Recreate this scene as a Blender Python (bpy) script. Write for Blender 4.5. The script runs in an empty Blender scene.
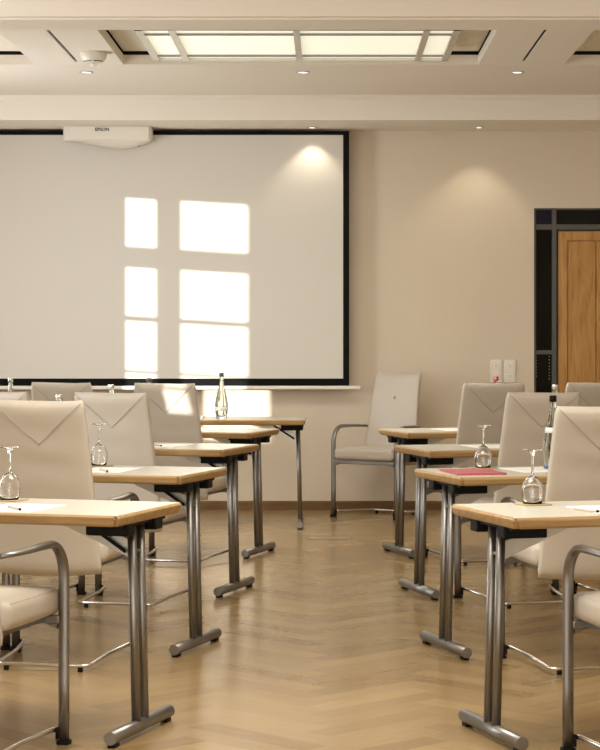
import bpy, bmesh, math, random
from mathutils import Vector, Matrix
random.seed(7)
R = math.radians
sc = bpy.context.scene
COL = sc.collection

# ------------------------------------------------------------------ camera
CAM_H = 1.31
cd = bpy.data.cameras.new('camera')
cam = bpy.data.objects.new('camera', cd); COL.objects.link(cam)
cam.location = (0, 0, CAM_H); cam.rotation_euler = (R(90), 0, 0)
cd.sensor_fit = 'VERTICAL'; cd.sensor_height = 36; cd.sensor_width = 36
cd.lens = 36 * 2050 / 750
cd.shift_x = (300 - 328) / 750; cd.shift_y = -(375 - 335) / 750
cd.clip_start = 0.05; cd.clip_end = 200
sc.camera = cam

# ------------------------------------------------------------------ light
sc.view_settings.view_transform = 'Standard'; sc.view_settings.look = 'None'
sc.view_settings.gamma = 1; sc.view_settings.use_curve_mapping = False
sc.view_settings.exposure = 0.56
w = bpy.data.worlds.new('world'); sc.world = w; w.use_nodes = True
w.node_tree.nodes['Background'].inputs[0].default_value = (0.85, 0.92, 1.0, 1)
w.node_tree.nodes['Background'].inputs[1].default_value = 1.2
sc.cycles.max_bounces = 8; sc.cycles.diffuse_bounces = 5; sc.cycles.glossy_bounces = 4
sc.cycles.transmission_bounces = 8; sc.cycles.transparent_max_bounces = 12
sc.cycles.caustics_reflective = False; sc.cycles.caustics_refractive = False
sc.cycles.sample_clamp_indirect = 6

def look(o, d):
    o.rotation_euler = Vector(d).to_track_quat('-Z', 'Y').to_euler()

SUN_K, SUN_M = 1.05, 0.061
s = bpy.data.lights.new('sun', 'SUN'); s.energy = 7.5; s.angle = R(0.55); s.color = (1.0, 0.95, 0.86)
so = bpy.data.objects.new('sun', s); COL.objects.link(so); so.location = (-8, 4, 4)
look(so, (SUN_K, 1.0, -SUN_M))

def area(name, loc, d, sx, sy, e, col):
    l = bpy.data.lights.new(name, 'AREA'); l.shape = 'RECTANGLE'; l.size = sx; l.size_y = sy
    l.energy = e * .6; l.color = col
    o = bpy.data.objects.new(name, l); COL.objects.link(o); o.location = loc; look(o, d)
    return o
WARM = (1.0, 0.93, 0.81)
DAY = (0.97, 0.98, 1.0)
# unseen fill light added behind the photographer, and daylight at the left hand windows
area('rear_fill_light', (0.0, -1.75, 1.75), (0, 1, 0.0), 5.6, 2.1, 175, (1.0, 0.95, 0.89))
for yy in (12.7, 8.57, 0.85):
    area('side_window_light', (-3.42, yy, 1.6), (1, 0.1, 0), 0.85, 1.7, 58, DAY)
# unseen ceiling lamps added over the bays this side of the visible one
for yy, ee in ((6.6, 118), (2.6, 40), (0.2, 12)):
    area('bay_fill_light', (-0.17, yy, 2.99), (0, 0, -1), 1.8, 1.2, ee, WARM)

# ------------------------------------------------------------------ materials
def mat(name, col, rough=0.5, metal=0.0, **kw):
    m = bpy.data.materials.new(name); m.use_nodes = True
    b = m.node_tree.nodes['Principled BSDF']
    b.inputs['Base Color'].default_value = (*col, 1)
    b.inputs['Roughness'].default_value = rough
    b.inputs['Metallic'].default_value = metal
    for k, v in kw.items():
        b.inputs[k.replace('_', ' ')].default_value = v
    return m
def nodes(m):
    nt = m.node_tree
    return nt, nt.nodes['Principled BSDF'], (lambda t, **k: _nn(nt, t, **k)), nt.links.new
def _nn(nt, t, **k):
    n = nt.nodes.new(t)
    for a, v in k.items(): setattr(n, a, v)
    return n
def noise_col(m, a, b, scale, stretch=(1, 1, 1), bump=0.0, bscale=None, detail=4, dist=0.002, coord='Object'):
    nt, P, N, L = nodes(m)
    tc = N('ShaderNodeTexCoord'); mp = N('ShaderNodeMapping'); mp.inputs['Scale'].default_value = stretch
    L(tc.outputs[coord], mp.inputs[0])
    n = N('ShaderNodeTexNoise'); n.inputs['Scale'].default_value = scale; n.inputs['Detail'].default_value = detail
    L(mp.outputs[0], n.inputs[0])
    r = N('ShaderNodeValToRGB'); r.color_ramp.elements[0].position = .3; r.color_ramp.elements[1].position = .7
    r.color_ramp.elements[0].color = (*a, 1); r.color_ramp.elements[1].color = (*b, 1)
    L(n.outputs[0], r.inputs[0]); L(r.outputs[0], P.inputs['Base Color'])
    if bump:
        n2 = N('ShaderNodeTexNoise'); n2.inputs['Scale'].default_value = bscale or scale * 4; n2.inputs['Detail'].default_value = 3
        L(mp.outputs[0], n2.inputs[0])
        bp = N('ShaderNodeBump'); bp.inputs['Strength'].default_value = bump; bp.inputs['Distance'].default_value = dist
        L(n2.outputs[0], bp.inputs['Height']); L(bp.outputs[0], P.inputs['Normal'])
    return m

M = {}
M['wall'] = noise_col(mat('plaster', (.62, .53, .41), .85), (.675, .595, .475), (.705, .625, .505), 1.5, bump=.1, bscale=60)
M['wall_dim'] = mat('corridor_dark', (.10, .10, .09), .8)  # dark colour stands in for the unlit corridor
M['ceiling'] = mat('ceiling_paint', (.83, .785, .71), .8)
M['panel'] = mat('coffer_panel', (.80, .75, .64), .8)
M['black'] = mat('black_gap', (.006, .006, .006), .8)  # black boxes stand in for the darkness inside the ceiling gaps
M['plastic'] = mat('black_plastic', (.005, .005, .005), .5, Specular_IOR_Level=.15)
M['metal'] = noise_col(mat('satin_steel', (.5, .49, .46), .40, 1.0), (.235, .228, .218), (.29, .283, .272), 6, (1, 1, .3))
M['chrome'] = mat('bright_steel', (.62, .60, .56), .22, 1.0)
M['alu'] = mat('aluminium', (.62, .61, .57), .4, .9)
M['leather'] = noise_col(mat('beige_leather', (.5, .43, .34), .48), (.52, .475, .41), (.55, .505, .44), 5, bump=.12, bscale=130, dist=.001)
M['seam'] = mat('leather_seam', (.40, .355, .30), .6)
M['laminate'] = mat('cream_laminate', (.60, .59, .52), .26)
M['paper'] = mat('paper', (.86, .86, .84), .6)
M['white'] = mat('white_plastic', (.80, .77, .70), .35)
M['screen'] = mat('screen_fabric', (.68, .66, .61), .9)
M['screen_black'] = mat('screen_border', (.008, .008, .008), .9, Specular_IOR_Level=.1)
M['red'] = mat('red_cover', (.42, .07, .09), .5)
M['redcap'] = mat('red_cap', (.20, .02, .03), .6)
M['grey_frame'] = mat('grey_frame', (.085, .082, .07), .5)
M['text'] = mat('print_grey', (.05, .05, .05), .6)
M['coaster'] = mat('coaster_board', (.42, .32, .17), .7)
M['silver'] = mat('silver_cap', (.75, .76, .75), .25, .9)
M['blue'] = mat('blue_print', (.05, .13, .32), .5)
M['dot'] = mat('glint_white', (.7, .7, .68), .3)  # white beads stand in for light reflections in the door glass
def glass(name, col, rough=0.0, ior=1.45):
    m = bpy.data.materials.new(name); m.use_nodes = True
    P = m.node_tree.nodes['Principled BSDF']
    P.inputs['Base Color'].default_value = (*col, 1); P.inputs['Roughness'].default_value = rough
    P.inputs['Transmission Weight'].default_value = 1; P.inputs['IOR'].default_value = ior
    return m
M['glass'] = glass('clear_glass', (1, 1, 1))
M['bottle'] = glass('bottle_glass', (.78, .87, .84), ior=1.33)
M['dark_glass'] = mat('dark_glass', (.006, .006, .005), .05, Specular_IOR_Level=.15)
# window pane: clear sheet that reflects a little
m = bpy.data.materials.new('window_glass'); m.use_nodes = True; nt = m.node_tree; nt.nodes.clear()
o_ = nt.nodes.new('ShaderNodeOutputMaterial'); mx = nt.nodes.new('ShaderNodeMixShader'); t_ = nt.nodes.new('ShaderNodeBsdfTransparent'); g_ = nt.nodes.new('ShaderNodeBsdfGlossy')
g_.inputs['Roughness'].default_value = .02; mx.inputs[0].default_value = .06
nt.links.new(t_.outputs[0], mx.inputs[1]); nt.links.new(g_.outputs[0], mx.inputs[2]); nt.links.new(mx.outputs[0], o_.inputs[0])
M['pane'] = m
def emis(name, col, e):
    m = bpy.data.materials.new(name); m.use_nodes = True
    P = m.node_tree.nodes['Principled BSDF']; P.inputs['Base Color'].default_value = (.8, .8, .75, 1)
    P.inputs['Emission Color'].default_value = (*col, 1); P.inputs['Emission Strength'].default_value = e
    return m
M['diffuser'] = emis('lit_diffuser', (1.0, .97, .76), 0.42)
M['lamp_lens'] = emis('lit_lens', (1.0, .93, .80), 3.0)
# wood for table edges, baseboard, door
def wood(name, a, b, c, scale=3.0, stretch=(1, 12, 12), rough=.4, dist=1.5):
    m = mat(name, b, rough); nt, P, N, L = nodes(m)
    tc = N('ShaderNodeTexCoord'); mp = N('ShaderNodeMapping'); mp.inputs['Scale'].default_value = stretch
    L(tc.outputs['Object'], mp.inputs[0])
    n = N('ShaderNodeTexNoise'); n.inputs['Scale'].default_value = scale; n.inputs['Detail'].default_value = 5; n.inputs['Distortion'].default_value = dist
    L(mp.outputs[0], n.inputs[0])
    r = N('ShaderNodeValToRGB'); e = r.color_ramp.elements
    e[0].position = .30; e[0].color = (*a, 1); e[1].position = .70; e[1].color = (*c, 1)
    e.new(.5).color = (*b, 1)
    L(n.outputs[0], r.inputs[0]); L(r.outputs[0], P.inputs['Base Color'])
    return m
M['beech'] = wood('beech_edge', (.33, .20, .075), (.39, .25, .105), (.46, .305, .14))
M['oak_base'] = wood('oak_baseboard', (.12, .06, .018), (.16, .082, .026), (.20, .105, .035), rough=.6)
M['pine'] = wood('pine_door', (.34, .15, .032), (.47, .24, .062), (.55, .31, .095), 1.6, (9, 9, .9), .45, 2.2)
# parquet: colour by per-plank tone, grain along each plank
m = mat('oak_parquet', (.4, .27, .14), .3); nt, P, N, L = nodes(m)
at = N('ShaderNodeAttribute', attribute_name='tone'); uv = N('ShaderNodeUVMap', uv_map='plank')
mp = N('ShaderNodeMapping'); mp.inputs['Scale'].default_value = (2.5, 30, 1); L(uv.outputs[0], mp.inputs[0])
n = N('ShaderNodeTexNoise'); n.inputs['Scale'].default_value = 1.3; n.inputs['Detail'].default_value = 4; n.inputs['Distortion'].default_value = .6
L(mp.outputs[0], n.inputs[0])
r = N('ShaderNodeValToRGB'); e = r.color_ramp.elements
e[0].position = 0; e[0].color = (.20, .125, .050, 1); e[1].position = 1; e[1].color = (.42, .295, .140, 1)
ad = N('ShaderNodeMath', operation='MULTIPLY_ADD'); L(n.outputs[0], ad.inputs[0]); ad.inputs[1].default_value = .42; 
a2 = N('ShaderNodeMath', operation='MULTIPLY_ADD'); L(at.outputs['Fac'], a2.inputs[0]); a2.inputs[1].default_value = .50; a2.inputs[2].default_value = .04
L(a2.outputs[0], ad.inputs[2]); L(ad.outputs[0], r.inputs[0]); L(r.outputs[0], P.inputs['Base Color'])
n3 = N('ShaderNodeTexNoise'); n3.inputs['Scale'].default_value = 3; tc = N('ShaderNodeTexCoord'); L(tc.outputs['Object'], n3.inputs[0])
mr = N('ShaderNodeMapRange'); mr.inputs[3].default_value = .17; mr.inputs[4].default_value = .30; L(n3.outputs[0], mr.inputs[0]); L(mr.outputs[0], P.inputs['Roughness'])
bp = N('ShaderNodeBump'); bp.inputs['Strength'].default_value = .04; bp.inputs['Distance'].default_value = .001; L(n.outputs[0], bp.inputs['Height']); L(bp.outputs[0], P.inputs['Normal'])
M['parquet'] = m

# ------------------------------------------------------------------ mesh helpers
def new(): return bmesh.new()
def add_box(bm, x0, x1, y0, y1, z0, z1, bev=0.0, seg=2, mi=0):
    r = bmesh.ops.create_cube(bm, size=1.0)
    vs = r['verts']
    for v in vs:
        v.co = Vector(((x0 + x1) / 2 + v.co.x * (x1 - x0), (y0 + y1) / 2 + v.co.y * (y1 - y0), (z0 + z1) / 2 + v.co.z * (z1 - z0)))
    fs = set(f for v in vs for f in v.link_faces)
    for f in fs: f.material_index = mi
    if bev:
        es = set(e for v in vs for e in v.link_edges)
        r2 = bmesh.ops.bevel(bm, geom=list(es), offset=bev, segments=seg, affect='EDGES', profile=.5)
        for f in r2['faces']: f.smooth = True; f.material_index = mi
    return bm
def add_sweep(bm, pts, rx, ry=None, up=(1, 0, 0), seg=12, cap=True, mi=0):
    """tube along pts; cross-section half-size rx along 'up', ry across"""
    if ry is None: ry = rx
    pts = [Vector(p) for p in pts]; n = len(pts); rings = []
    up = Vector(up).normalized()
    for i, p in enumerate(pts):
        t = (pts[min(i + 1, n - 1)] - pts[max(i - 1, 0)]).normalized()
        u = (up - t * up.dot(t))
        if u.length < 1e-4: u = Vector((0, 0, 1)) - t * t.z
        if u.length < 1e-4: u = Vector((0, 1, 0)) - t * t.y
        u.normalize(); v = t.cross(u)
        k = rx if not isinstance(rx, (list, tuple)) else rx[i]
        kk = ry if not isinstance(ry, (list, tuple)) else ry[i]
        rings.append([bm.verts.new(p + u * k * math.cos(2 * math.pi * j / seg) + v * kk * math.sin(2 * math.pi * j / seg)) for j in range(seg)])
    for a, b in zip(rings, rings[1:]):
        for j in range(seg):
            f = bm.faces.new((a[j], a[(j + 1) % seg], b[(j + 1) % seg], b[j])); f.smooth = True; f.material_index = mi
    if cap:
        bm.faces.new(rings[0][::-1]).material_index = mi; bm.faces.new(rings[-1]).material_index = mi
    return bm
def add_lathe(bm, prof, seg=28, loc=(0, 0, 0), mi=0, closed=False):
    rings = []
    for r, z in prof:
        if r < 1e-5: rings.append([bm.verts.new((loc[0], loc[1], loc[2] + z))])
        else: rings.append([bm.verts.new((loc[0] + r * math.cos(2 * math.pi * j / seg), loc[1] + r * math.sin(2 * math.pi * j / seg), loc[2] + z)) for j in range(seg)])
    pairs = list(zip(rings, rings[1:]))
    if closed: pairs.append((rings[-1], rings[0]))
    for a, b in pairs:
        for j in range(seg):
            k = (j + 1) % seg
            if len(a) == 1 and len(b) == 1: continue
            if len(a) == 1: f = bm.faces.new((a[0], b[k], b[j]))
            elif len(b) == 1: f = bm.faces.new((a[j], a[k], b[0]))
            else: f = bm.faces.new((a[j], a[k], b[k], b[j]))
            f.smooth = True; f.material_index = mi
    return bm
def add_prism(bm, poly, ax, a, b, mi=0):
    """extrude a 2D polygon along axis ax from a to b"""
    def P(p, t):
        return {'x': (t, p[0], p[1]), 'y': (p[0], t, p[1]), 'z': (p[0], p[1], t)}[ax]
    A = [bm.verts.new(P(p, a)) for p in poly]; B = [bm.verts.new(P(p, b)) for p in poly]
    n = len(poly)
    bm.faces.new(A).material_index = mi; bm.faces.new(B[::-1]).material_index = mi
    for i in range(n): bm.faces.new((A[i], B[i], B[(i + 1) % n], A[(i + 1) % n])).material_index = mi
    return bm
def arc(c, r, a0, a1, n, f):
    return [f(c[0] + r * math.cos(R(a0 + (a1 - a0) * i / n)), c[1] + r * math.sin(R(a0 + (a1 - a0) * i / n))) for i in range(n + 1)]

def obj(name, bm, m, parent=None, smooth=None):
    bmesh.ops.recalc_face_normals(bm, faces=bm.faces)
    me = bpy.data.meshes.new(name); bm.to_mesh(me); bm.free()
    for x in (m if isinstance(m, (list, tuple)) else [m]): me.materials.append(x)
    o = bpy.data.objects.new(name, me); COL.objects.link(o); o.parent = parent
    return o
def struct(name, bm, m, parent=None):
    o = obj(name, bm, m, parent)
    if parent is None: o['kind'] = 'structure'
    return o
def tag(o, label, cat, group=None):
    o['label'] = label; o['category'] = cat
    if group: o['group'] = group
    return o
def thing(name, label, cat, loc=(0, 0, 0), rz=0.0, group=None):
    o = bpy.data.objects.new(name, None); COL.objects.link(o); o.empty_display_size = .1
    o.location = loc; o.rotation_euler = (0, 0, rz)
    return tag(o, label, cat, group)
KIDS = {}
def dup(root, label, loc, rz, group=None):
    def cp(o, par):
        c = o.copy(); COL.objects.link(c); c.parent = par
        for ch in list(o.children): cp(ch, c)
        return c
    r = cp(root, None); r.location = loc; r.rotation_euler = (0, 0, rz); r['label'] = label
    if group: r['group'] = group
    return r

# ------------------------------------------------------------------ room shell
YW = 15.35          # front wall
XL, XR, YB = -3.6, 3.7, -2.0
H1, H2 = 2.838, 3.016

# floor: herringbone parquet, one quad per plank
bm = new(); tone = bm.faces.layers.float.new('tone'); uvl = bm.loops.layers.uv.new('plank')
W_, L_ = 0.11, 0.55; nL = 5
c45, s45 = math.cos(R(45)), math.sin(R(45))
def plank(x0, y0, w, h, along_x):
    cs = [(x0, y0), (x0 + w, y0), (x0 + w, y0 + h), (x0, y0 + h)]
    ws = [((x * c45 - y * s45), (x * s45 + y * c45) + 7.0) for x, y in cs]
    cx = sum(p[0] for p in ws) / 4; cy = sum(p[1] for p in ws) / 4
    if not (XL - .4 < cx < XR + .4 and YB - .4 < cy < 16.6): return
    f = bm.faces.new([bm.verts.new((a, b, 0)) for a, b in ws])
    f[tone] = random.random() if random.random() < .7 else .5 + .2 * random.random()
    ox, oy = random.random() * 50, random.random() * 50
    for l, (x, y) in zip(f.loops, cs):
        l[uvl].uv = (x - x0 + ox, y - y0 + oy) if along_x else (y - y0 + ox, x - x0 + oy)
for k in range(-150, 150):
    for j in range(-30, 30):
        # herringbone lattice: horizontal plank at (k + 2 nL j, k) and vertical plank beside it
        bx, by = (k + 2 * nL * j) * W_, k * W_
        plank(bx, by, L_, W_, True)
        plank(bx + L_, by - L_ + W_, W_, L_, False)
struct('floor', bm, M['parquet'])
bm = new(); add_box(bm, XL - .3, XR + .3, YB - .3, 17.2, -.2, -.004)
struct('floor_slab', bm, M['wall_dim'])

# front wall with the door opening
DX0, DX1, DH = 1.543, 3.30, 2.26
bm = new(); add_box(bm, XL - .1, DX0, YW, YW + .14, -.05, 3.25); add_box(bm, DX1, XR + .1, YW, YW + .14, -.05, 3.25); add_box(bm, DX0, DX1, YW, YW + .14, DH, 3.25)
struct('wall_front', bm, M['wall'])
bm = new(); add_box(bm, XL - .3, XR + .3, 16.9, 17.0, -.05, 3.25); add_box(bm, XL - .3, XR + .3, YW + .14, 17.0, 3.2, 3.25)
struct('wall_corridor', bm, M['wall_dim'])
bm = new(); add_box(bm, XR, XR + .1, YB - .1, YW, -.05, 3.25); struct('wall_right', bm, M['wall'])
# left wall with three window openings
WY = [(12.275, 13.165), (8.05, 9.045), (0.40, 1.29)]; MUL = [(12.762, 12.922), (8.65, 8.86), (0.887, 1.047)]; WZ0, WZ1 = 0.62, 2.50; LOW = (WZ0 + .07, 1.03, WZ0 + .07)
bm = new(); y = YB - .1
for a, b in sorted(WY):
    add_box(bm, XL - .1, XL, y, a - .03, -.05, 3.25); add_box(bm, XL - .1, XL, a - .03, b + .03, -.05, WZ0); add_box(bm, XL - .1, XL, a - .03, b + .03, WZ1, 3.25); y = b + .03
add_box(bm, XL - .1, XL, y, YW, -.05, 3.25)
struct('wall_left', bm, M['wall'])
for i, (a, b) in enumerate(WY):
    root = bpy.data.objects.new('window_%d' % (i + 1), None); COL.objects.link(root); root['kind'] = 'structure'
    x0, x1 = XL - .065, XL - .045
    bm = new()
    off = SUN_M * 2.15 - .014  # height lost between window and screen
    rows = [(1.04, 1.062), (1.436 - .012, 1.458 + .006), (1.82, 1.977)]
    add_box(bm, x0, x1, a - .06, a, WZ0 - .02, WZ1 + .02); add_box(bm, x0, x1, b, b + .06, WZ0 - .02, WZ1 + .02)
    add_box(bm, x0, x1, a - .06, b + .06, WZ0 - .02, LOW[i])
    add_box(bm, x0, x1, a - .06, b + .06, 2.333 + off, WZ1 + .02)
    add_box(bm, x0, x1, MUL[i][0], MUL[i][1], WZ0, WZ1)
    for z0, z1 in rows: add_box(bm, x0 + .001, x1 - .001, a, b, z0 + off, z1 + off)
    obj('window_frame', bm, M['white'], root)
    bm = new(); add_box(bm, XL - .058, XL - .054, a, b, WZ0 + .02, 2.45); obj('window_pane', bm, M['pane'], root)
    bm = new(); add_box(bm, XL - .02, XL + .12, a - .1, b + .1, WZ0 - .06, WZ0 - .02, .005); obj('window_sill', bm, M['white'], root)
# solid rear wall, with window bars added around the fill light
bm = new(); add_box(bm, XL - .1, XR + .1, YB - .1, YB, -.05, 3.25); struct('wall_back', bm, M['wall'])
root = bpy.data.objects.new('window_4', None); COL.objects.link(root); root['kind'] = 'structure'
bm = new()
for k in range(6): x = -2.85 + k * 1.14; add_box(bm, x - .04, x + .04, YB, YB + .05, .65, 2.85)
add_box(bm, -2.89, 2.89, YB, YB + .05, .65, .72); add_box(bm, -2.89, 2.89, YB, YB + .05, 2.8, 2.87)
obj('window_frame', bm, M['white'], root)

# ceiling
CO = [(-4.09, -1.85), (-1.29, .948), (1.488, 3.726)]; CY0, CY1 = 11.22, 12.93
bm = new()
T = .03
add_box(bm, XL, XR, YB, CY0, H2, H2 + T)
add_box(bm, XL, XR, CY1, 12.998, H2, H2 + T); add_box(bm, XL, XR, 13.004, YW, H2, H2 + T)
add_box(bm, -1.85, -1.58, CY0, CY1, H2, H2 + T); add_box(bm, -1.56, -1.29, CY0, CY1, H2, H2 + T)
add_box(bm, .948, 1.208, CY0, CY1, H2, H2 + T); add_box(bm, 1.228, 1.488, CY0, CY1, H2, H2 + T)
for x in (-1.57, 1.218): add_box(bm, x - .012, x + .012, CY0, 11.3, H2 + .0005, H2 + T); add_box(bm, x - .012, x + .012, 12.8, CY1, H2 + .0005, H2 + T)
# upstands round the coffers
for a, b in CO:
    a_, b_ = max(a, XL), min(b, XR)
    add_box(bm, a_ - .02, b_ + .02, CY1 - .001, CY1 + .02, H2 + .001, 3.077)
    if a > XL: add_box(bm, a - .02, a + .001, CY0, CY1, H2 + .001, 3.077)
    if b < XR: add_box(bm, b - .001, b + .02, CY0, CY1, H2 + .001, 3.077)
struct('ceiling', bm, M['ceiling'])
bm = new()
for a, b in CO:
    a_, b_ = max(a, XL), min(b, XR)
    add_box(bm, a_, b_, CY0 + .01, CY1 - .005, 3.10, 3.12)
struct('ceiling_coffer_panel', bm, M['panel'])
bm = new(); add_box(bm, XL - .1, XR + .1, YB - .1, YW, 3.16, 3.25)
for x in (-1.57, 1.218): add_box(bm, x - .03, x + .03, 11.2, 12.9, H2 + .012, H2 + .06)
for a, b in CO: add_box(bm, max(a, XL), min(b, XR), CY1 + .03, CY1 + .05, 3.0 + .04, 3.16)
struct('ceiling_void', bm, M['black'])
# soffit along the front wall and the beam nearer the camera
bm = new(); add_prism(bm, [(14.57, H1), (YW, H1), (YW, H2), (14.555, H2), (14.555, H2 - .02), (14.57, H2 - .035)], 'x', XL, XR)
struct('ceiling_soffit', bm, M['ceiling'])
bm = new(); add_prism(bm, [(9.93, H1), (10.27, H1), (10.27, H2), (9.90, H2), (9.90, H1 + .012), (9.93, H1 + .006)], 'x', XL, XR)
struct('ceiling_beam', bm, M['ceiling'])
# baseboards
bm = new()
add_prism(bm, [(YW, 0), (YW - .016, 0), (YW - .016, .058), (YW - .006, .068), (YW, .068)], 'x', XL, DX0)
struct('baseboard_front', bm, M['oak_base'])
for nm, x0, x1 in (('baseboard_left', XL, XL + .016), ('baseboard_right', XR - .016, XR)):
    bm = new(); add_box(bm, x0, x1, YB, YW, 0, .068); struct(nm, bm, M['oak_base'])

# ------------------------------------------------------------------ door set in the front wall
root = bpy.data.objects.new('door_1', None); COL.objects.link(root); root['kind'] = 'structure'
DY = YW + .045
bm = new()
zt = 2.10
add_box(bm, DX0, DX0 + .018, DY - .02, DY + .05, 0, DH); add_box(bm, DX1 - .03, DX1, DY - .02, DY + .05, 0, DH)
add_box(bm, DX0, DX1, DY - .02, DY + .05, DH - .012, DH)
add_box(bm, DX0, DX1, DY - .022, DY + .05, zt, zt + .04)
add_box(bm, 1.680, 1.712, DY - .025, DY + .05, 0, DH)
add_box(bm, DX0, 1.69, DY - .018, DY + .05, 1.165, 1.195); add_box(bm, DX0, 1.69, DY - .018, DY + .05, 0, .1)
obj('door_frame', bm, M['grey_frame'], root)
bm = new()
add_box(bm, DX0 + .016, 1.682, DY + .005, DY + .013, .09, zt + .002); add_box(bm, 1.70, DX1 - .03, DY + .005, DY + .013, zt + .038, DH - .01)
obj('glass_pane', bm, M['dark_glass'], root)
obj('transom_pane', add_box(new(), DX0 + .016, 1.69, DY + .005, DY + .013, zt + .038, DH - .01), mat('blue_glass', (.008, .009, .03), .05, Specular_IOR_Level=.2), root)
bm = new()
for x, n_, z0 in ((1.565, 7, 1.0), (1.662, 8, .98)):
    for k in range(n_):
        bmesh.ops.create_icosphere(bm, subdivisions=1, radius=.0035, matrix=Matrix.Translation((x, DY + .002, z0 + k * .024)))
obj('glint_dots', bm, M['dot'], root)
# pine door leaf: mitred surround with boards inside
bm = new()
D0, D1 = 1.728, 2.66
add_box(bm, D0, D1, DY + .01, DY + .045, .01, zt - .012)
obj('door_leaf', bm, M['pine'], root)
bm = new(); fw = .068; a, b, z0, z1 = D0, D1, .01, zt - .012
for poly in ([(a, z0), (a + fw, z0 + fw), (a + fw, z1 - fw), (a, z1)], [(b, z0), (b, z1), (b - fw, z1 - fw), (b - fw, z0 + fw)], [(a + .002, z1), (b - .002, z1), (b - fw, z1 - fw + .002), (a + fw, z1 - fw + .002)], [(a, z0), (b, z0), (b - fw, z0 + fw), (a + fw, z0 + fw)]):
    add_prism(bm, poly, 'y', DY - .008, DY + .012)
obj('door_surround', bm, M['pine'], root)
bm = new(); x = D0 + fw + .004
while x < D1 - fw - .05:
    w_ = min(.216, D1 - fw - .004 - x); add_box(bm, x, x + w_ - .006, DY - .002, DY + .012, .085, zt - .086, .003, 1); x += w_
obj('door_boards', bm, M['pine'], root)
bm = new(); add_box(bm, D1, DX1, DY - .015, DY + .05, 0, zt); obj('side_panel', bm, M['grey_frame'], root)
bm = new(); add_sweep(bm, [(2.59, DY - .01, 1.04), (2.59, DY - .06, 1.04), (2.47, DY - .06, 1.04)], .009); obj('door_handle', bm, M['metal'], root)

# socket plates on the front wall
pg = 'switch plates on the front wall beside the door'
for k, (px, lab) in enumerate(((1.258, 'white wall plate of two stacked sockets, the left one beside the door'), (1.362, 'white wall plate of two stacked sockets, the one nearer the door'))):
    t = thing('wall_socket', lab, 'socket', (px, YW, 1.04), 0, pg)
    bm = new(); add_box(bm, -.042, .042, -.011, .001, -.085, .085, .004); obj('plate', bm, M['white'], t)
    for zz in (-.039, .039):
        bm = new(); add_box(bm, -.027, .027, -.014, -.009, zz - .028, zz + .028, .003)
        s_ = obj('socket_insert', bm, M['white'], t); s_.data.materials[0] = M['white']
        bm = new(); add_sweep(bm, [(0, -.0145, zz), (0, -.013, zz)], .013, seg=14); add_box(bm, -.027, .027, -.0118, -.011, zz - .030, zz - .028); obj('recess', bm, M['alu'], s_)

# ------------------------------------------------------------------ projection screen
YS = 15.20
t = thing('projection_screen', 'large white projection screen with a black border hanging on the front wall', 'projection screen', (-1.37, YS, .90))
sx0, sx1 = -2.9 + 1.37, .112 + 1.37
zb, ztop = 1.31 - 43.5 * .007415 - .9, 2.8226 - .9
bm = new(); add_box(bm, sx0 - .045, sx1 + .045, 0, .004, zb - .055, ztop - .0); obj('border', bm, M['screen_black'], t)
bm = new(); add_box(bm, sx0, sx1, -.002, .001, zb, ztop - .03); obj('screen_surface', bm, M['screen'], t)
bm = new(); add_box(bm, sx0 - .13, sx1 + .13, -.022, .022, zb - .082, zb - .054, .008, 3); obj('bottom_rail', bm, M['white'], t)

# ------------------------------------------------------------------ projector
PX, PYf, PYb = (108 - 328) * .00735, 14.99, 15.18
t = thing('projector', 'white ceiling projector with a curved belly above the screen', 'projector', (PX, PYf, H1))
bm = new(); n = 36; hw = .322; D_ = PYb - PYf
def belly(u):   # the underside hangs deepest right of the middle
    q = min(1, max(0, (u + .95) / 1.95)); return -.103 - .056 * math.sin(math.pi * q ** 1.5) ** 1.1
prof = []
for i in range(n + 1):
    u = -1 + 2 * i / n; x = hw * u; c = max(0, abs(u) - .93) / .07; rr = .022 * (1 - math.sqrt(max(0, 1 - c * c)))
    fz = -.096 + .004 * math.cos(u * 3)
    bz = belly(u)
    prof.append([(x, rr, -.002), (x, rr - .002, fz), (x, rr + .004, fz - .006), (x * .985, rr + .05, fz + (bz - fz) * .75), (x * .98, .10, bz), (x * .98, D_ - .02, bz + .004), (x, D_, -.08), (x, D_, -.002)])
vv = [[bm.verts.new(p) for p in c] for c in prof]
m_ = len(vv[0])
for A, B in zip(vv, vv[1:]):
    for j in range(m_):
        f = bm.faces.new((A[j], B[j], B[(j + 1) % m_], A[(j + 1) % m_])); f.smooth = j in (1, 2, 3, 4, 5)
bm.faces.new(vv[0]); bm.faces.new(vv[-1][::-1])
obj('housing', bm, M['white'], t)
bm = new(); add_box(bm, -.262, -.205, .004, .030, -.103, -.094, .002); obj('port', bm, M['plastic'], t)
bm = new(); add_lathe(bm, [(0, 0), (.03, 0), (.034, -.006), (.03, -.01), (0, -.01)], loc=(.2, .12, -.128)); obj('lens', bm, M['dark_glass'], t)
fc = bpy.data.curves.new('logo', 'FONT'); fc.body = 'EPSON'; fc.size = .034; fc.extrude = .0008; fc.align_x = 'CENTER'; fc.offset = .0007
fo = bpy.data.objects.new('logo', fc); COL.objects.link(fo)
bpy.context.view_layer.update()
me = bpy.data.meshes.new_from_object(fo.evaluated_get(bpy.context.evaluated_depsgraph_get())); me.materials.clear(); me.materials.append(M['text'])
bpy.data.objects.remove(fo)
lg = bpy.data.objects.new('lettering', me); COL.objects.link(lg); lg.parent = t; lg.location = (-.035, -.0025, -.036); lg.rotation_euler = (R(90), 0, 0)

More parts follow.
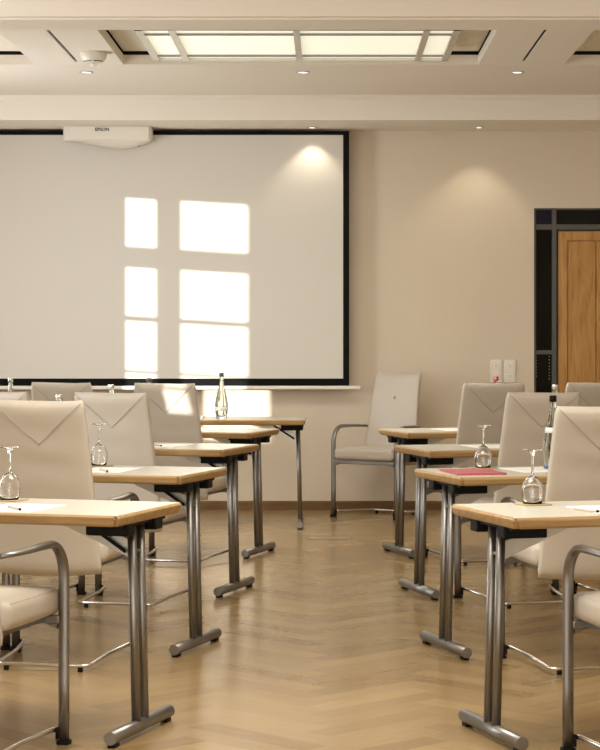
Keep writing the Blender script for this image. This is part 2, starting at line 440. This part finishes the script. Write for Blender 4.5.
# ------------------------------------------------------------------ ceiling light in the coffer
FX0, FX1, FY0, FY1, FZ = -1.08, .743, 11.43, 12.71, 3.008
t = thing('ceiling_light', 'long lit ceiling light panel in a metal frame inside the coffer', 'ceiling light', (-.17, 12.07, FZ))
def L3(bm, x0, x1, y0, y1, z0, z1): add_box(bm, x0 + .17, x1 + .17, y0 - 12.07, y1 - 12.07, z0, z1)
bm = new()
L3(bm, FX0, FX0 + .04, FY0, FY1, 0, .05); L3(bm, FX1 - .04, FX1, FY0, FY1, 0, .05)
L3(bm, FX0, FX1, FY0, FY0 + .02, 0, .02); L3(bm, FX0, FX1, FY1 - .018, FY1, 0, .02)
obj('outer_frame', bm, M['alu'], t)
for x in (-.877, -.177, .555):
    bm = new(); L3(bm, x - .019, x + .019, FY0, FY1, .001, .04); obj('cross_bar', bm, M['alu'], t)
for y in (11.655, 12.545):
    bm = new(); L3(bm, FX0 + .03, FX1 - .03, y - .008, y + .008, .004, .016); obj('long_bar', bm, M['metal'], t)
bm = new(); L3(bm, FX0 + .01, FX1 - .01, FY0 + .01, FY1 - .01, .018, .028); obj('diffuser', bm, M['diffuser'], t)
for x in (-.9, .55): obj('hanger', add_sweep(new(), [(x + .17, 0, .04), (x + .17, 0, .092)], .008), M['alu'], t)
area('coffer_light', (-.17, 12.07, 2.99), (0, 0, -1), 1.75, 1.2, 60, WARM)

# smoke detector
t = thing('smoke_detector', 'white domed smoke detector on the ceiling above the projector', 'smoke detector', (-1.415, 12.38, H2))
bm = new(); add_lathe(bm, [(0, 0), (.078, 0), (.080, -.012), (.076, -.035), (.062, -.055), (.045, -.066), (0, -.068)], 32); obj('dome', bm, M['white'], t)
bm = new()
for a0 in (-160, -84): 
    add_sweep(bm, [(.060 * math.cos(R(a0 + k * 9)), .060 * math.sin(R(a0 + k * 9)), -.056) for k in range(8)], .004, seg=6)
obj('vent_slot', bm, M['grey_frame'], t)
bm = new(); add_lathe(bm, [(0, -.066), (.018, -.067), (.018, -.082), (.012, -.088), (0, -.088)], 16); obj('sensor', bm, M['white'], t)

# downlights
def downlight(x, y, z, lab, r=.052, e=7, spot=True):
    t = thing('downlight', lab, 'downlight', (x, y, z), 0, 'recessed downlights')
    bm = new(); add_lathe(bm, [(r * .72, -.001), (r * .78, -.006), (r, -.005), (r, .001), (r * .72, .001)], 28, closed=True); obj('ring', bm, M['alu'], t)
    bm = new(); add_lathe(bm, [(0, -.002), (r * .72, -.002)], 20); obj('lens', bm, M['lamp_lens'], t)
    l = bpy.data.lights.new('downlight_lamp', 'SPOT'); l.energy = e * .6; l.spot_size = R(100); l.spot_blend = .6; l.shadow_soft_size = .03; l.color = (1, .86, .66)
    o = bpy.data.objects.new('downlight_lamp', l); COL.objects.link(o); o.parent = t; o.location = (0, 0, -.015)
def gx(px, py, z): d = (CAM_H - z) / (py - 335); return (px - 328) * d, d * 2050
for px, lab in ((86.5, 'recessed downlight beside the smoke detector'), (303, 'recessed ceiling downlight between light panel and soffit, above the screen'), (517, 'recessed ceiling downlight below the right ceiling slot')):
    x, y = gx(px, 72, H2); downlight(x, y, H2, lab, .045, 7)
for px, lab in ((312, 'small downlight in the soffit over the screen corner'), (479, 'small downlight in the soffit over the bare wall')):
    x, y = (px - 328) * .00735, 15.08; downlight(x, y, H1, lab, .040, 9)

# ------------------------------------------------------------------ tables
TL, TD, TZ = 1.6, .57, .74
def leg_unit(parent, xs):
    """xs: +1 for aisle end (x near 0), -1 for the far end"""
    def X(v): return v if xs > 0 else TL - v
    bm = new()
    for yy in (-.036, .036):
        add_sweep(bm, [(X(.056), yy, .695), (X(.040), yy, .045)], .0150, seg=16)
        bmesh.ops.create_icosphere(bm, subdivisions=2, radius=.012, matrix=Matrix.Translation((X(.040), yy, .056)))
    add_sweep(bm, [(X(.054), -.036, .60), (X(.054), .036, .60)], .007, seg=8)
    lg = obj('leg', bm, M['metal'], parent)
    bm = new(); add_sweep(bm, [(X(.040), -.255, .031), (X(.040), .255, .031)], .0215, seg=20)
    ft = obj('foot_bar', bm, M['metal'], lg)
    for yy in (-.225, .225):
        bm = new(); add_box(bm, X(.040) - .013, X(.040) + .013, yy - .02, yy + .02, 0, .013, .002); obj('glide', bm, M['plastic'], ft)
    bm = new()
    a, b = sorted((X(.030), X(.085)))
    add_box(bm, a, b, -.20, .20, .690, TZ - .034, .003)
    obj('cross_rail', bm, M['plastic'], parent)
    for yy in (-.12, .12):
        bm = new(); a, b = sorted((X(.020), X(.17)))
        add_box(bm, a, b, yy - .032, yy + .032, .662, TZ - .034, .006); obj('hinge_block', bm, M['plastic'], parent)
    # sheet steel brace running from under the top down to the leg
    for yy in (0,):
        bm = new(); poly = [(X(.37), TZ - .034), (X(.27), TZ - .034), (X(.06), .635), (X(.06), .575)]
        add_prism(bm, poly, 'y', yy - .016, yy + .016); obj('brace', bm, M['alu'], parent)
    bm = new(); add_sweep(bm, [(X(.22), .03, .69), (X(.08), .03, .60)], .006, seg=8); obj('lock_rod', bm, M['plastic'], parent)
def make_table(label, group):
    t = thing('seminar_table', label, 'table', (0, 0, 0), 0, group)
    # beech edged top with bevelled edges
    def ring(z, inset, bm): return [bm.verts.new(p) for p in ((inset, -TD / 2 + inset, z), (TL - inset, -TD / 2 + inset, z), (TL - inset, TD / 2 - inset, z), (inset, TD / 2 - inset, z))]
    bm = new()
    ps = [(.030, 0.014), (.010, .004), (.004, .014), (0, .003), (0, 0)]
    prof = [(TZ - .036, .012), (TZ - .030, .006), (TZ - .012, .0), (TZ - .005, .001), (TZ - .001, .005)]
    rs = [ring(z, i, bm) for z, i in prof]
    for A, B in zip(rs, rs[1:]):
        for i in range(4): bm.faces.new((A[i], A[(i + 1) % 4], B[(i + 1) % 4], B[i]))
    bm.faces.new(rs[0][::-1]); bm.faces.new(rs[-1])
    # facet the four corners a little
    ce = [e for e in bm.edges if abs(e.verts[0].co.z - e.verts[1].co.z) > 1e-4]
    bmesh.ops.bevel(bm, geom=ce, offset=.012, segments=2, affect='EDGES')
    obj('tabletop', bm, M['beech'], t)
    bm = new(); add_box(bm, .008, TL - .008, -TD / 2 + .008, TD / 2 - .008, TZ - .003, TZ); obj('laminate', bm, M['laminate'], t)
    leg_unit(t, 1); leg_unit(t, -1)
    return t
TROW = 17.0
cT, sT = math.cos(R(TROW)), math.sin(R(TROW))
rows = {'L1': (-.578, 6.722), 'L2': (-.513, 8.551), 'L3': (-.438, 10.440), 'L4': (-.374, 12.22),
        'R1': (.495, 6.643), 'R2': (.447, 8.475), 'R3': (.422, 10.345), 'R4': (.386, 12.22)}
def side(k): return -1 if k[0] == 'L' else 1
def trot(k): return R(180 - TROW) if k[0] == 'L' else R(TROW)
def tp(k, out, fwd, z=TZ):
    """point on table k: distance outward from its aisle end, distance forward of its centre line"""
    x, y = rows[k]; s_ = side(k)
    return (x + s_ * cT * out - s_ * sT * fwd, y + sT * out + cT * fwd, z)
tl = {'L1': 'beech edged seminar table in the left row nearest the camera', 'L2': 'beech edged seminar table, second from the camera in the left row',
      'L3': 'beech edged seminar table, third from the camera in the left row', 'L4': 'beech edged seminar table, fourth in the left row, just before the straight front table',
      'R1': 'beech edged seminar table in the right row nearest the camera', 'R2': 'beech edged seminar table in the right row carrying the red folder',
      'R3': 'beech edged seminar table in the right row, behind the one with the red folder', 'R4': 'beech edged seminar table farthest back in the right row, before the lone armchair'}
TG = 'seminar tables in two rows'
proto = make_table(tl['L1'], TG); proto.location = (*rows['L1'], 0); proto.rotation_euler = (0, 0, trot('L1'))
for k in ('L2', 'L3', 'L4', 'R1', 'R2', 'R3', 'R4'): dup(proto, tl[k], (*rows[k], 0), trot(k))
dup(proto, 'seminar table set parallel to the screen with a water bottle on it', (-.150, 14.05, 0), R(180))
rows['F'] = (-.150, 14.05)

# ------------------------------------------------------------------ chairs
LX = .26
def back_y(z):
    t_ = (z - .37) / (1.032 - .37)
    return -.385 - .035 * t_ - .085 * t_ * t_
def back_w(z):
    t_ = (z - .37) / (1.032 - .37)
    return .222 - .038 * t_ - .004 * math.sin(math.pi * t_)
def back_surface(x, z, rear=True):
    w_ = back_w(z); e = max(0, 1 - (abs(x) / w_) ** 6) ** .5
    return back_y(z) - (.026 * e + .004 if rear else -.026 * e - .004)
def make_chair(label, group):
    t = thing('conference_chair', label, 'chair', (0, 0, 0), 0, group)
    # seat
    bm = new(); add_box(bm, -.242, .242, -.39, .035, .412, .500, .030, 5)
    bmesh.ops.subdivide_edges(bm, edges=[e for e in bm.edges if e.calc_length() > .2], cuts=6, use_grid_fill=True)
    for v in bm.verts:
        u, q = v.co.x / .242, (v.co.y + .18) / .21
        if v.co.z > .45: v.co.z += .012 * (1 - u * u) * (1 - min(1, q * q))
        if v.co.z < .45 and v.co.y < -.1: v.co.z += -.010 * (1 - u * u)
    for f in bm.faces: f.smooth = True
    st = obj('seat', bm, M['leather'], t)
    bm = new(); add_sweep(bm, [(-.2325, -.36, .4925), (-.2325, .005, .4925), (-.212, .0255, .4925), (.212, .0255, .4925), (.2325, .005, .4925), (.2325, -.36, .4925)], .0016, seg=6); obj('seat_piping', bm, M['leather'], st)
    # backrest: lofted cushion reaching below the seat
    bm = new(); nz, nx = 26, 20; zs = [.37 + (1.032 - .37) * i / nz for i in range(nz + 1)]
    loops = []
    for i, z in enumerate(zs):
        k = 1.0; d0 = min(i, nz - i)
        if d0 == 0: k = .45
        elif d0 == 1: k = .9
        lp = []
        w_ = back_w(z) - (.004 if d0 == 0 else 0)
        for rear in (True, False):
            for j in range(nx):
                a_ = math.pi * j / nx; u = -math.cos(a_) if rear else math.cos(a_)
                x = w_ * u; e = max(0, math.sin(a_)) ** .35
                bul = .024 * e * k + .003 * (1 - abs(u))
                # gentle folds across the leather
                if rear: bul += .0025 * math.sin(z * 46 + x * 5) * math.exp(-((z - .82) / .13) ** 2) * (1 - u * u)
                yy = back_y(z) - bul if rear else back_y(z) + bul
                if not rear: # dimple round the button
                    yy -= .012 * math.exp(-((x / .035) ** 2 + ((z - .85) / .035) ** 2))
                zz = z + (.010 * u * u - .004) * (max(0, z - .88) / .155) ** 2 - (.012 * (1 - u * u) if z < .45 else 0) * (1 - (z - .37) / .08)
                lp.append(bm.verts.new((x, yy, zz)))
        loops.append(lp)
    n2 = 2 * nx
    for A, B in zip(loops, loops[1:]):
        for j in range(n2):
            f = bm.faces.new((A[j], A[(j + 1) % n2], B[(j + 1) % n2], B[j])); f.smooth = True
    bm.faces.new(loops[0][::-1]); bm.faces.new(loops[-1])
    bk = obj('backrest', bm, M['leather'], t)
    # V shaped seams on the back of the backrest
    bm = new()
    for s_ in (-1, 1):
        pts = []
        for i in range(11):
            q = i / 10; x = s_ * (.176 * (1 - q)); z = 1.028 - .160 * q
            pts.append((x, back_surface(x, z) + .0035 - .003 * (1 - abs(x) / back_w(z)), z))
        add_sweep(bm, pts, .0013, seg=6)
    obj('seam', bm, M['seam'], bk)
    bm = new(); add_lathe(bm, [(0, .006), (.008, .005), (.012, 0), (.012, -.004), (0, -.004)], 16)
    bmesh.ops.rotate(bm, verts=bm.verts, cent=(0, 0, 0), matrix=Matrix.Rotation(R(-90), 3, 'X')); bmesh.ops.translate(bm, verts=bm.verts, vec=(0, back_y(.85) + .017, .85))
    obj('button', bm, M['seam'], bk)
    # front legs sweeping up into the armrests
    for s_ in (-1, 1):
        P_ = [(0, .012), (0, .2), (0, .4), (0, .53)] + arc((-.115, .535), .115, 8, 88, 8, lambda a, b: (a, b)) + [(-.20, .650), (-.28, .648)]
        pts = [(s_ * LX, y, z) for y, z in P_] + [(s_ * .245, -.35, .645), (s_ * .218, -.41, .642)]
        n_ = len(pts)
        bm = new(); add_sweep(bm, pts, [.0185] * (n_ - 4) + [.0175, .016, .0145, .013], [.0125] * (n_ - 4) + [.0115, .010, .009, .009], up=(1, 0, 0), seg=14)
        lg = obj('leg', bm, M['metal'], t)
        bm = new(); add_box(bm, s_ * LX - .021, s_ * LX + .021, -.017, .017, 0, .014, .003); obj('foot_cap', bm, M['plastic'], lg)
        bm = new(); a, b = sorted((s_ * (LX - .02), s_ * (LX - .026))); add_box(bm, a, b, -.010, .010, .014, .054, .002); obj('rod_clamp', bm, M['plastic'], lg)
    # under seat frame and brackets
    bm = new(); add_box(bm, -LX + .012, LX - .012, -.014, .014, .385, .413, .004)
    add_box(bm, -.20, -.17, -.38, 0, .392, .413); add_box(bm, .17, .20, -.38, 0, .392, .413)
    for s_ in (-1, 1): add_prism(bm, [(s_ * .24, .40), (s_ * .17, .40), (s_ * .20, .385), (s_ * .24, .37)], 'y', -.01, .01)
    obj('seat_frame', bm, M['metal'], t)
    # trapezoid floor rod
    bm = new(); add_sweep(bm, [(-.232, 0, .045), (-.222, -.012, .045), (-.195, -.20, .036), (-.186, -.42, .025), (-.180, -.435, .024), (-.155, -.44, .024), (0, -.44, .024),
                               (.155, -.44, .024), (.180, -.435, .024), (.186, -.42, .025), (.195, -.20, .036), (.222, -.012, .045), (.232, 0, .045)], .0085, seg=10, up=(0, 0, 1))
    rd = obj('floor_rod', bm, M['chrome'], t)
    for s_ in (-1, 1):
        bm = new(); add_box(bm, s_ * .150 - .010, s_ * .150 + .010, -.447, -.433, 0, .017, .003); obj('glide', bm, M['plastic'], rd)
    return t
CA = 15.0
chairs = [
 ('L1', (-1.097, 6.633), 'beige leather armchair at the nearest left table, mostly its front leg and seat in view'),
 ('L2', (-1.034, 8.427), 'beige leather conference chair at the second left table, large back turned to the camera'),
 ('L3', (-.904, 10.24), 'beige leather conference chair at the third left table, behind a stemmed glass'),
 ('L4', (-.797, 12.117), 'beige leather conference chair with a patch of sunlight on its back'),
 ('L2', (-1.022 - .574, 8.405 + .175), 'beige leather conference chair beyond the left frame edge, only a leg showing'),
 ('L3', (-.921 - .574, 10.24 + .175), 'beige leather conference chair at the third left table, cut by the left frame edge'),
 ('L4', (-.833 - .574, 12.117 + .175), 'beige leather conference chair at the fourth left table, left of the sunlit chair'),
 ('R1', (1.006, 6.515), 'beige leather armchair at the nearest right table, mostly its armrest and leg in view'),
 ('R2', (.955, 8.36), 'beige leather conference chair cut by the right frame edge, behind the upturned glass'),
 ('R3', (.898, 10.278), 'beige leather conference chair right of the bottle with the black cap, below the door'),
 ('R4', (.812, 12.117), 'beige leather conference chair below the wall sockets, a red bottle top behind it'),
 ('R3', (.912 + .574, 10.278 + .175), 'beige leather conference chair at the third right table, hidden mostly behind the nearer back'),
 ('R4', (.843 + .574, 12.117 + .175), 'beige leather conference chair in front of the pine door, at the right edge'),
]
CG = 'conference chairs at the seminar tables'
cproto = None
for k, (x, y), lab in chairs:
    ca = 10.0 if k == 'L2' else 11.0 if k == 'R2' else CA
    rz = R(-ca) if k[0] == 'L' else R(ca)
    if cproto is None:
        cproto = make_chair(lab, CG); cproto.location = (x, y, 0); cproto.rotation_euler = (0, 0, rz)
    else: dup(cproto, lab, (x, y, 0), rz)
for o in bpy.data.objects:
    if o.parent is None and str(o.get('label', '')).endswith('large back turned to the camera'): o.scale.z = 1.02
# lone chair by the front wall, turned to the room
o = dup(cproto, 'lone beige leather armchair facing the room by the front wall, button on its back', (.262, 14.64, 0), R(180 - 31))
if 'group' in o: del o['group']

# ------------------------------------------------------------------ things on the tables
def make_glass(label):
    t = thing('wine_glass', label, 'glass', (0, 0, 0), 0, 'upturned wine glasses')
    bm = new()  # bowl, opening down
    out = [(.0310, 0.0), (.0335, .018), (.0355, .038), (.0350, .055), (.0300, .075), (.0200, .092), (.0090, .102), (.0045, .107)]
    inn = [(0, .100), (.008, .0985), (.0190, .0895), (.0288, .073), (.0336, .055), (.0341, .038), (.0321, .018), (.0298, 0.0)]
    add_lathe(bm, [(0, .107)] + out[::-1] + inn[::-1], 32)
    bowl = obj('bowl', bm, M['glass'], t)
    bm = new(); add_lathe(bm, [(0, .1065), (.0044, .1068), (.0036, .125), (.0036, .165), (.006, .182), (.0130, .191), (.020, .194), (0, .1945)], 20); obj('stem', bm, M['glass'], t)
    bm = new(); add_lathe(bm, [(0, .1950), (.020, .1945), (.031, .1965), (.0325, .1985), (.0310, .2000), (0, .2005)], 32); obj('foot', bm, M['glass'], t)
    t.scale = (1.04, 1.04, .91)
    return t
def coaster(loc, rz, lab, first=[None]):
    if first[0] is None:
        bm = new(); add_box(bm, -.050, .050, -.050, .050, 0, .004, .001, 1); o = obj('coaster', bm, M['coaster']); tag(o, lab, 'coaster', 'square coasters under the glasses'); first[0] = o
    else:
        o = first[0].copy(); COL.objects.link(o); o['label'] = lab
    o.location = loc; o.rotation_euler = (0, 0, rz); return o
gp = None
for k, out, fwd, w_ in (('L1', .592, .165, 'nearest left table, at the left frame edge'), ('L2', .565, .200, 'second left table'),
                   ('R1', .254, .175, 'nearest right table'), ('R2', .292, .215, 'right table with the red folder')):
    p = tp(k, out, fwd)
    coaster(p, trot(k), 'board coaster under the upturned glass on the ' + w_)
    lab = 'upturned stemmed wine glass on the ' + w_
    if gp is None: gp = make_glass(lab); gp.location = (p[0], p[1], TZ + .0045)
    else: dup(gp, lab, (p[0], p[1], TZ + .0045), 0)

# paper sheets and pens
def sheet(first=[None]):
    pass
pap = None; pen = None
plist = [('L1', .430, -.10, 0, 'nearest left table'), ('L2', .430, -.02, 3, 'second left table'), ('L3', .42, -.02, -2, 'third left table'), ('L4', .42, 0, 2, 'fourth left table'),
         ('R1', .430, -.08, 0, 'nearest right table'), ('R2', .46, .06, 2, 'right table with the red folder'), ('R3', .42, .0, -2, 'third right table'), ('R4', .40, .02, 0, 'farthest right table')]
for k, out, fwd, da, w_ in plist:
    p = tp(k, out, fwd); rz = trot(k) + R(da)
    lab = 'white sheet of writing paper on the ' + w_
    if pap is None:
        bm = new(); add_box(bm, -.105, .105, -.1485, .1485, 0, .0016); pap = obj('paper_sheet', bm, M['paper']); tag(pap, lab, 'paper', 'sheets of writing paper'); o = pap
    else: o = pap.copy(); COL.objects.link(o); o['label'] = lab
    o.location = p; o.rotation_euler = (0, 0, rz)
    if k in ('L1', 'L2', 'L3', 'R1'):
        px, py = {'L1': (14, 509.5), 'L2': (103.5, 471.5), 'L3': (157, 446.2), 'R1': (585.5, 511.5)}[k]
        d_ = .57 / (py - 335); q = ((px - 328) * d_, 2050 * d_, TZ + .0058); ang = {'L1': R(-64), 'L2': R(-70), 'L3': R(-66), 'R1': R(-60)}[k]
        lab = 'white ballpoint pen lying on the paper of the ' + w_
        if pen is None:
            pen = thing('ballpoint_pen', lab, 'pen', q, 0, 'ballpoint pens')
            bm = new(); add_sweep(bm, [(-.062, 0, 0), (-.060, 0, 0), (.058, 0, 0), (.062, 0, 0)], [.002, .0042, .0042, .003], [.002, .0042, .0042, .003], seg=12, up=(0, 0, 1)); obj('barrel', bm, mat('pen_barrel', (.62, .52, .46), .3), pen)
            bm = new(); add_sweep(bm, [(.061, 0, 0), (.066, 0, 0), (.070, 0, 0)], [.0045, .0045, .003], [.0045, .0045, .003], seg=12, up=(0, 0, 1)); obj('push_button', bm, M['plastic'], pen); o = pen
        else: o = dup(pen, lab, q, 0)
        o.rotation_euler = (0, 0, ang)

# red folder
t = tag(obj('folder', add_box(new(), -.105, .105, -.15, .15, 0, .007, .002), M['red']), 'flat red folder lying on the second right table', 'folder')
t.location = tp('R2', .150, -.03); t.rotation_euler = (0, 0, trot('R2') + R(-6))
# note pad on the front table
t = tag(obj('note_pad', add_box(new(), -.075, .075, -.1, .1, 0, .012, .001), M['paper']), 'white note pad left of the bottle on the front table', 'note pad')
t.location = (-.93, 14.09, TZ)

# bottles
BP = [(0, 0), (.032, 0), (.036, .004), (.041, .03), (.0455, .065), (.0445, .10), (.037, .145), (.026, .190), (.0175, .228), (.0135, .255), (.0125, .285), (.014, .287), (.014, .293), (.0125, .295), (.0125, .298), (0, .298)]
def make_bottle(label, capmat, labelled=False):
    t = thing('water_bottle', label, 'bottle', (0, 0, 0), 0, 'water bottles on the tables')
    bm = new(); add_lathe(bm, BP, 28); obj('bottle_body', bm, M['bottle'], t)
    bm = new(); add_lathe(bm, [(.0135, .287), (.0155, .288), (.0155, .310), (.014, .313), (0, .313)], 20); obj('cap', bm, capmat, t)
    if labelled:
        bm = new(); add_lathe(bm, [(.0340, .155), (.0298, .178), (.0290, .178), (.0332, .155)], 28, closed=True); 
        for v in bm.verts: v.co.x *= 1.03; v.co.y *= 1.03
        obj('paper_label', bm, M['paper'], t)
        bm = new(); add_lathe(bm, [(.0375, .004), (.0400, .016), (.0395, .016), (.0370, .004)], 28, closed=True)
        for v in bm.verts: v.co.x *= 1.03; v.co.y *= 1.03
        obj('base_band', bm, M['blue'], t)
    else:
        bm = new(); add_lathe(bm, [(.0466, .055), (.0466, .080), (.0460, .080), (.0460, .055)], 28, closed=True)
        obj('paper_label', bm, M['paper'], t)
    return t
def at(px, zf): return ((px - 328) * zf, zf * 2050, TZ)
bdark = make_bottle('greenish glass water bottle standing on the front table in the sun', M['grey_frame'])
bdark.location = at(221.5, .00682)
# keep the front bottle clear of a body label: a tall narrow strip only
b = make_bottle('tall water bottle with black cap and pale blue label behind the right upturned glass', M['plastic'], True); b.location = tp('R2', .60, .165)
b.location = (at(553, .00425)[0], .00425 * 2050, TZ)
clear = make_bottle('water bottle whose clear neck shows above the large second left chair back', M['silver'])
clear.location = at(59, .00432)
dup(clear, 'water bottle whose clear neck shows above the third left chair back', at(111, .0052), 0)
dup(clear, 'water bottle whose clear neck shows at the far left edge below the screen', at(10.5, .00600), 0)
dup(clear, 'water bottle with a silver top rising behind the black capped bottle', at(555, .0052), 0)
dup(bdark, 'water bottle, only its dark cap showing above the sunlit chair back', at(149, .00597), 0)
b = make_bottle('water bottle, only its red top showing in front of the wall sockets', M['redcap']); b.location = at(496, .0062)

# flush floor box in the aisle
t = thing('floor_socket', 'flush floor box with a thin dark frame in the aisle near the front wall', 'floor socket', (.010, 13.22, 0))
bm = new()
for x0, x1, y0, y1 in ((-.145, .145, -.10, -.096), (-.145, .145, .096, .10), (-.145, -.141, -.10, .10), (.141, .145, -.10, .10)): add_box(bm, x0, x1, y0, y1, 0, .0015)
obj('frame', bm, M['grey_frame'], t)
bm = new(); add_box(bm, -.141, .141, -.096, .096, .0, .001); obj('cover', bm, mat('oak_cover', (.33, .24, .125), .3), t)
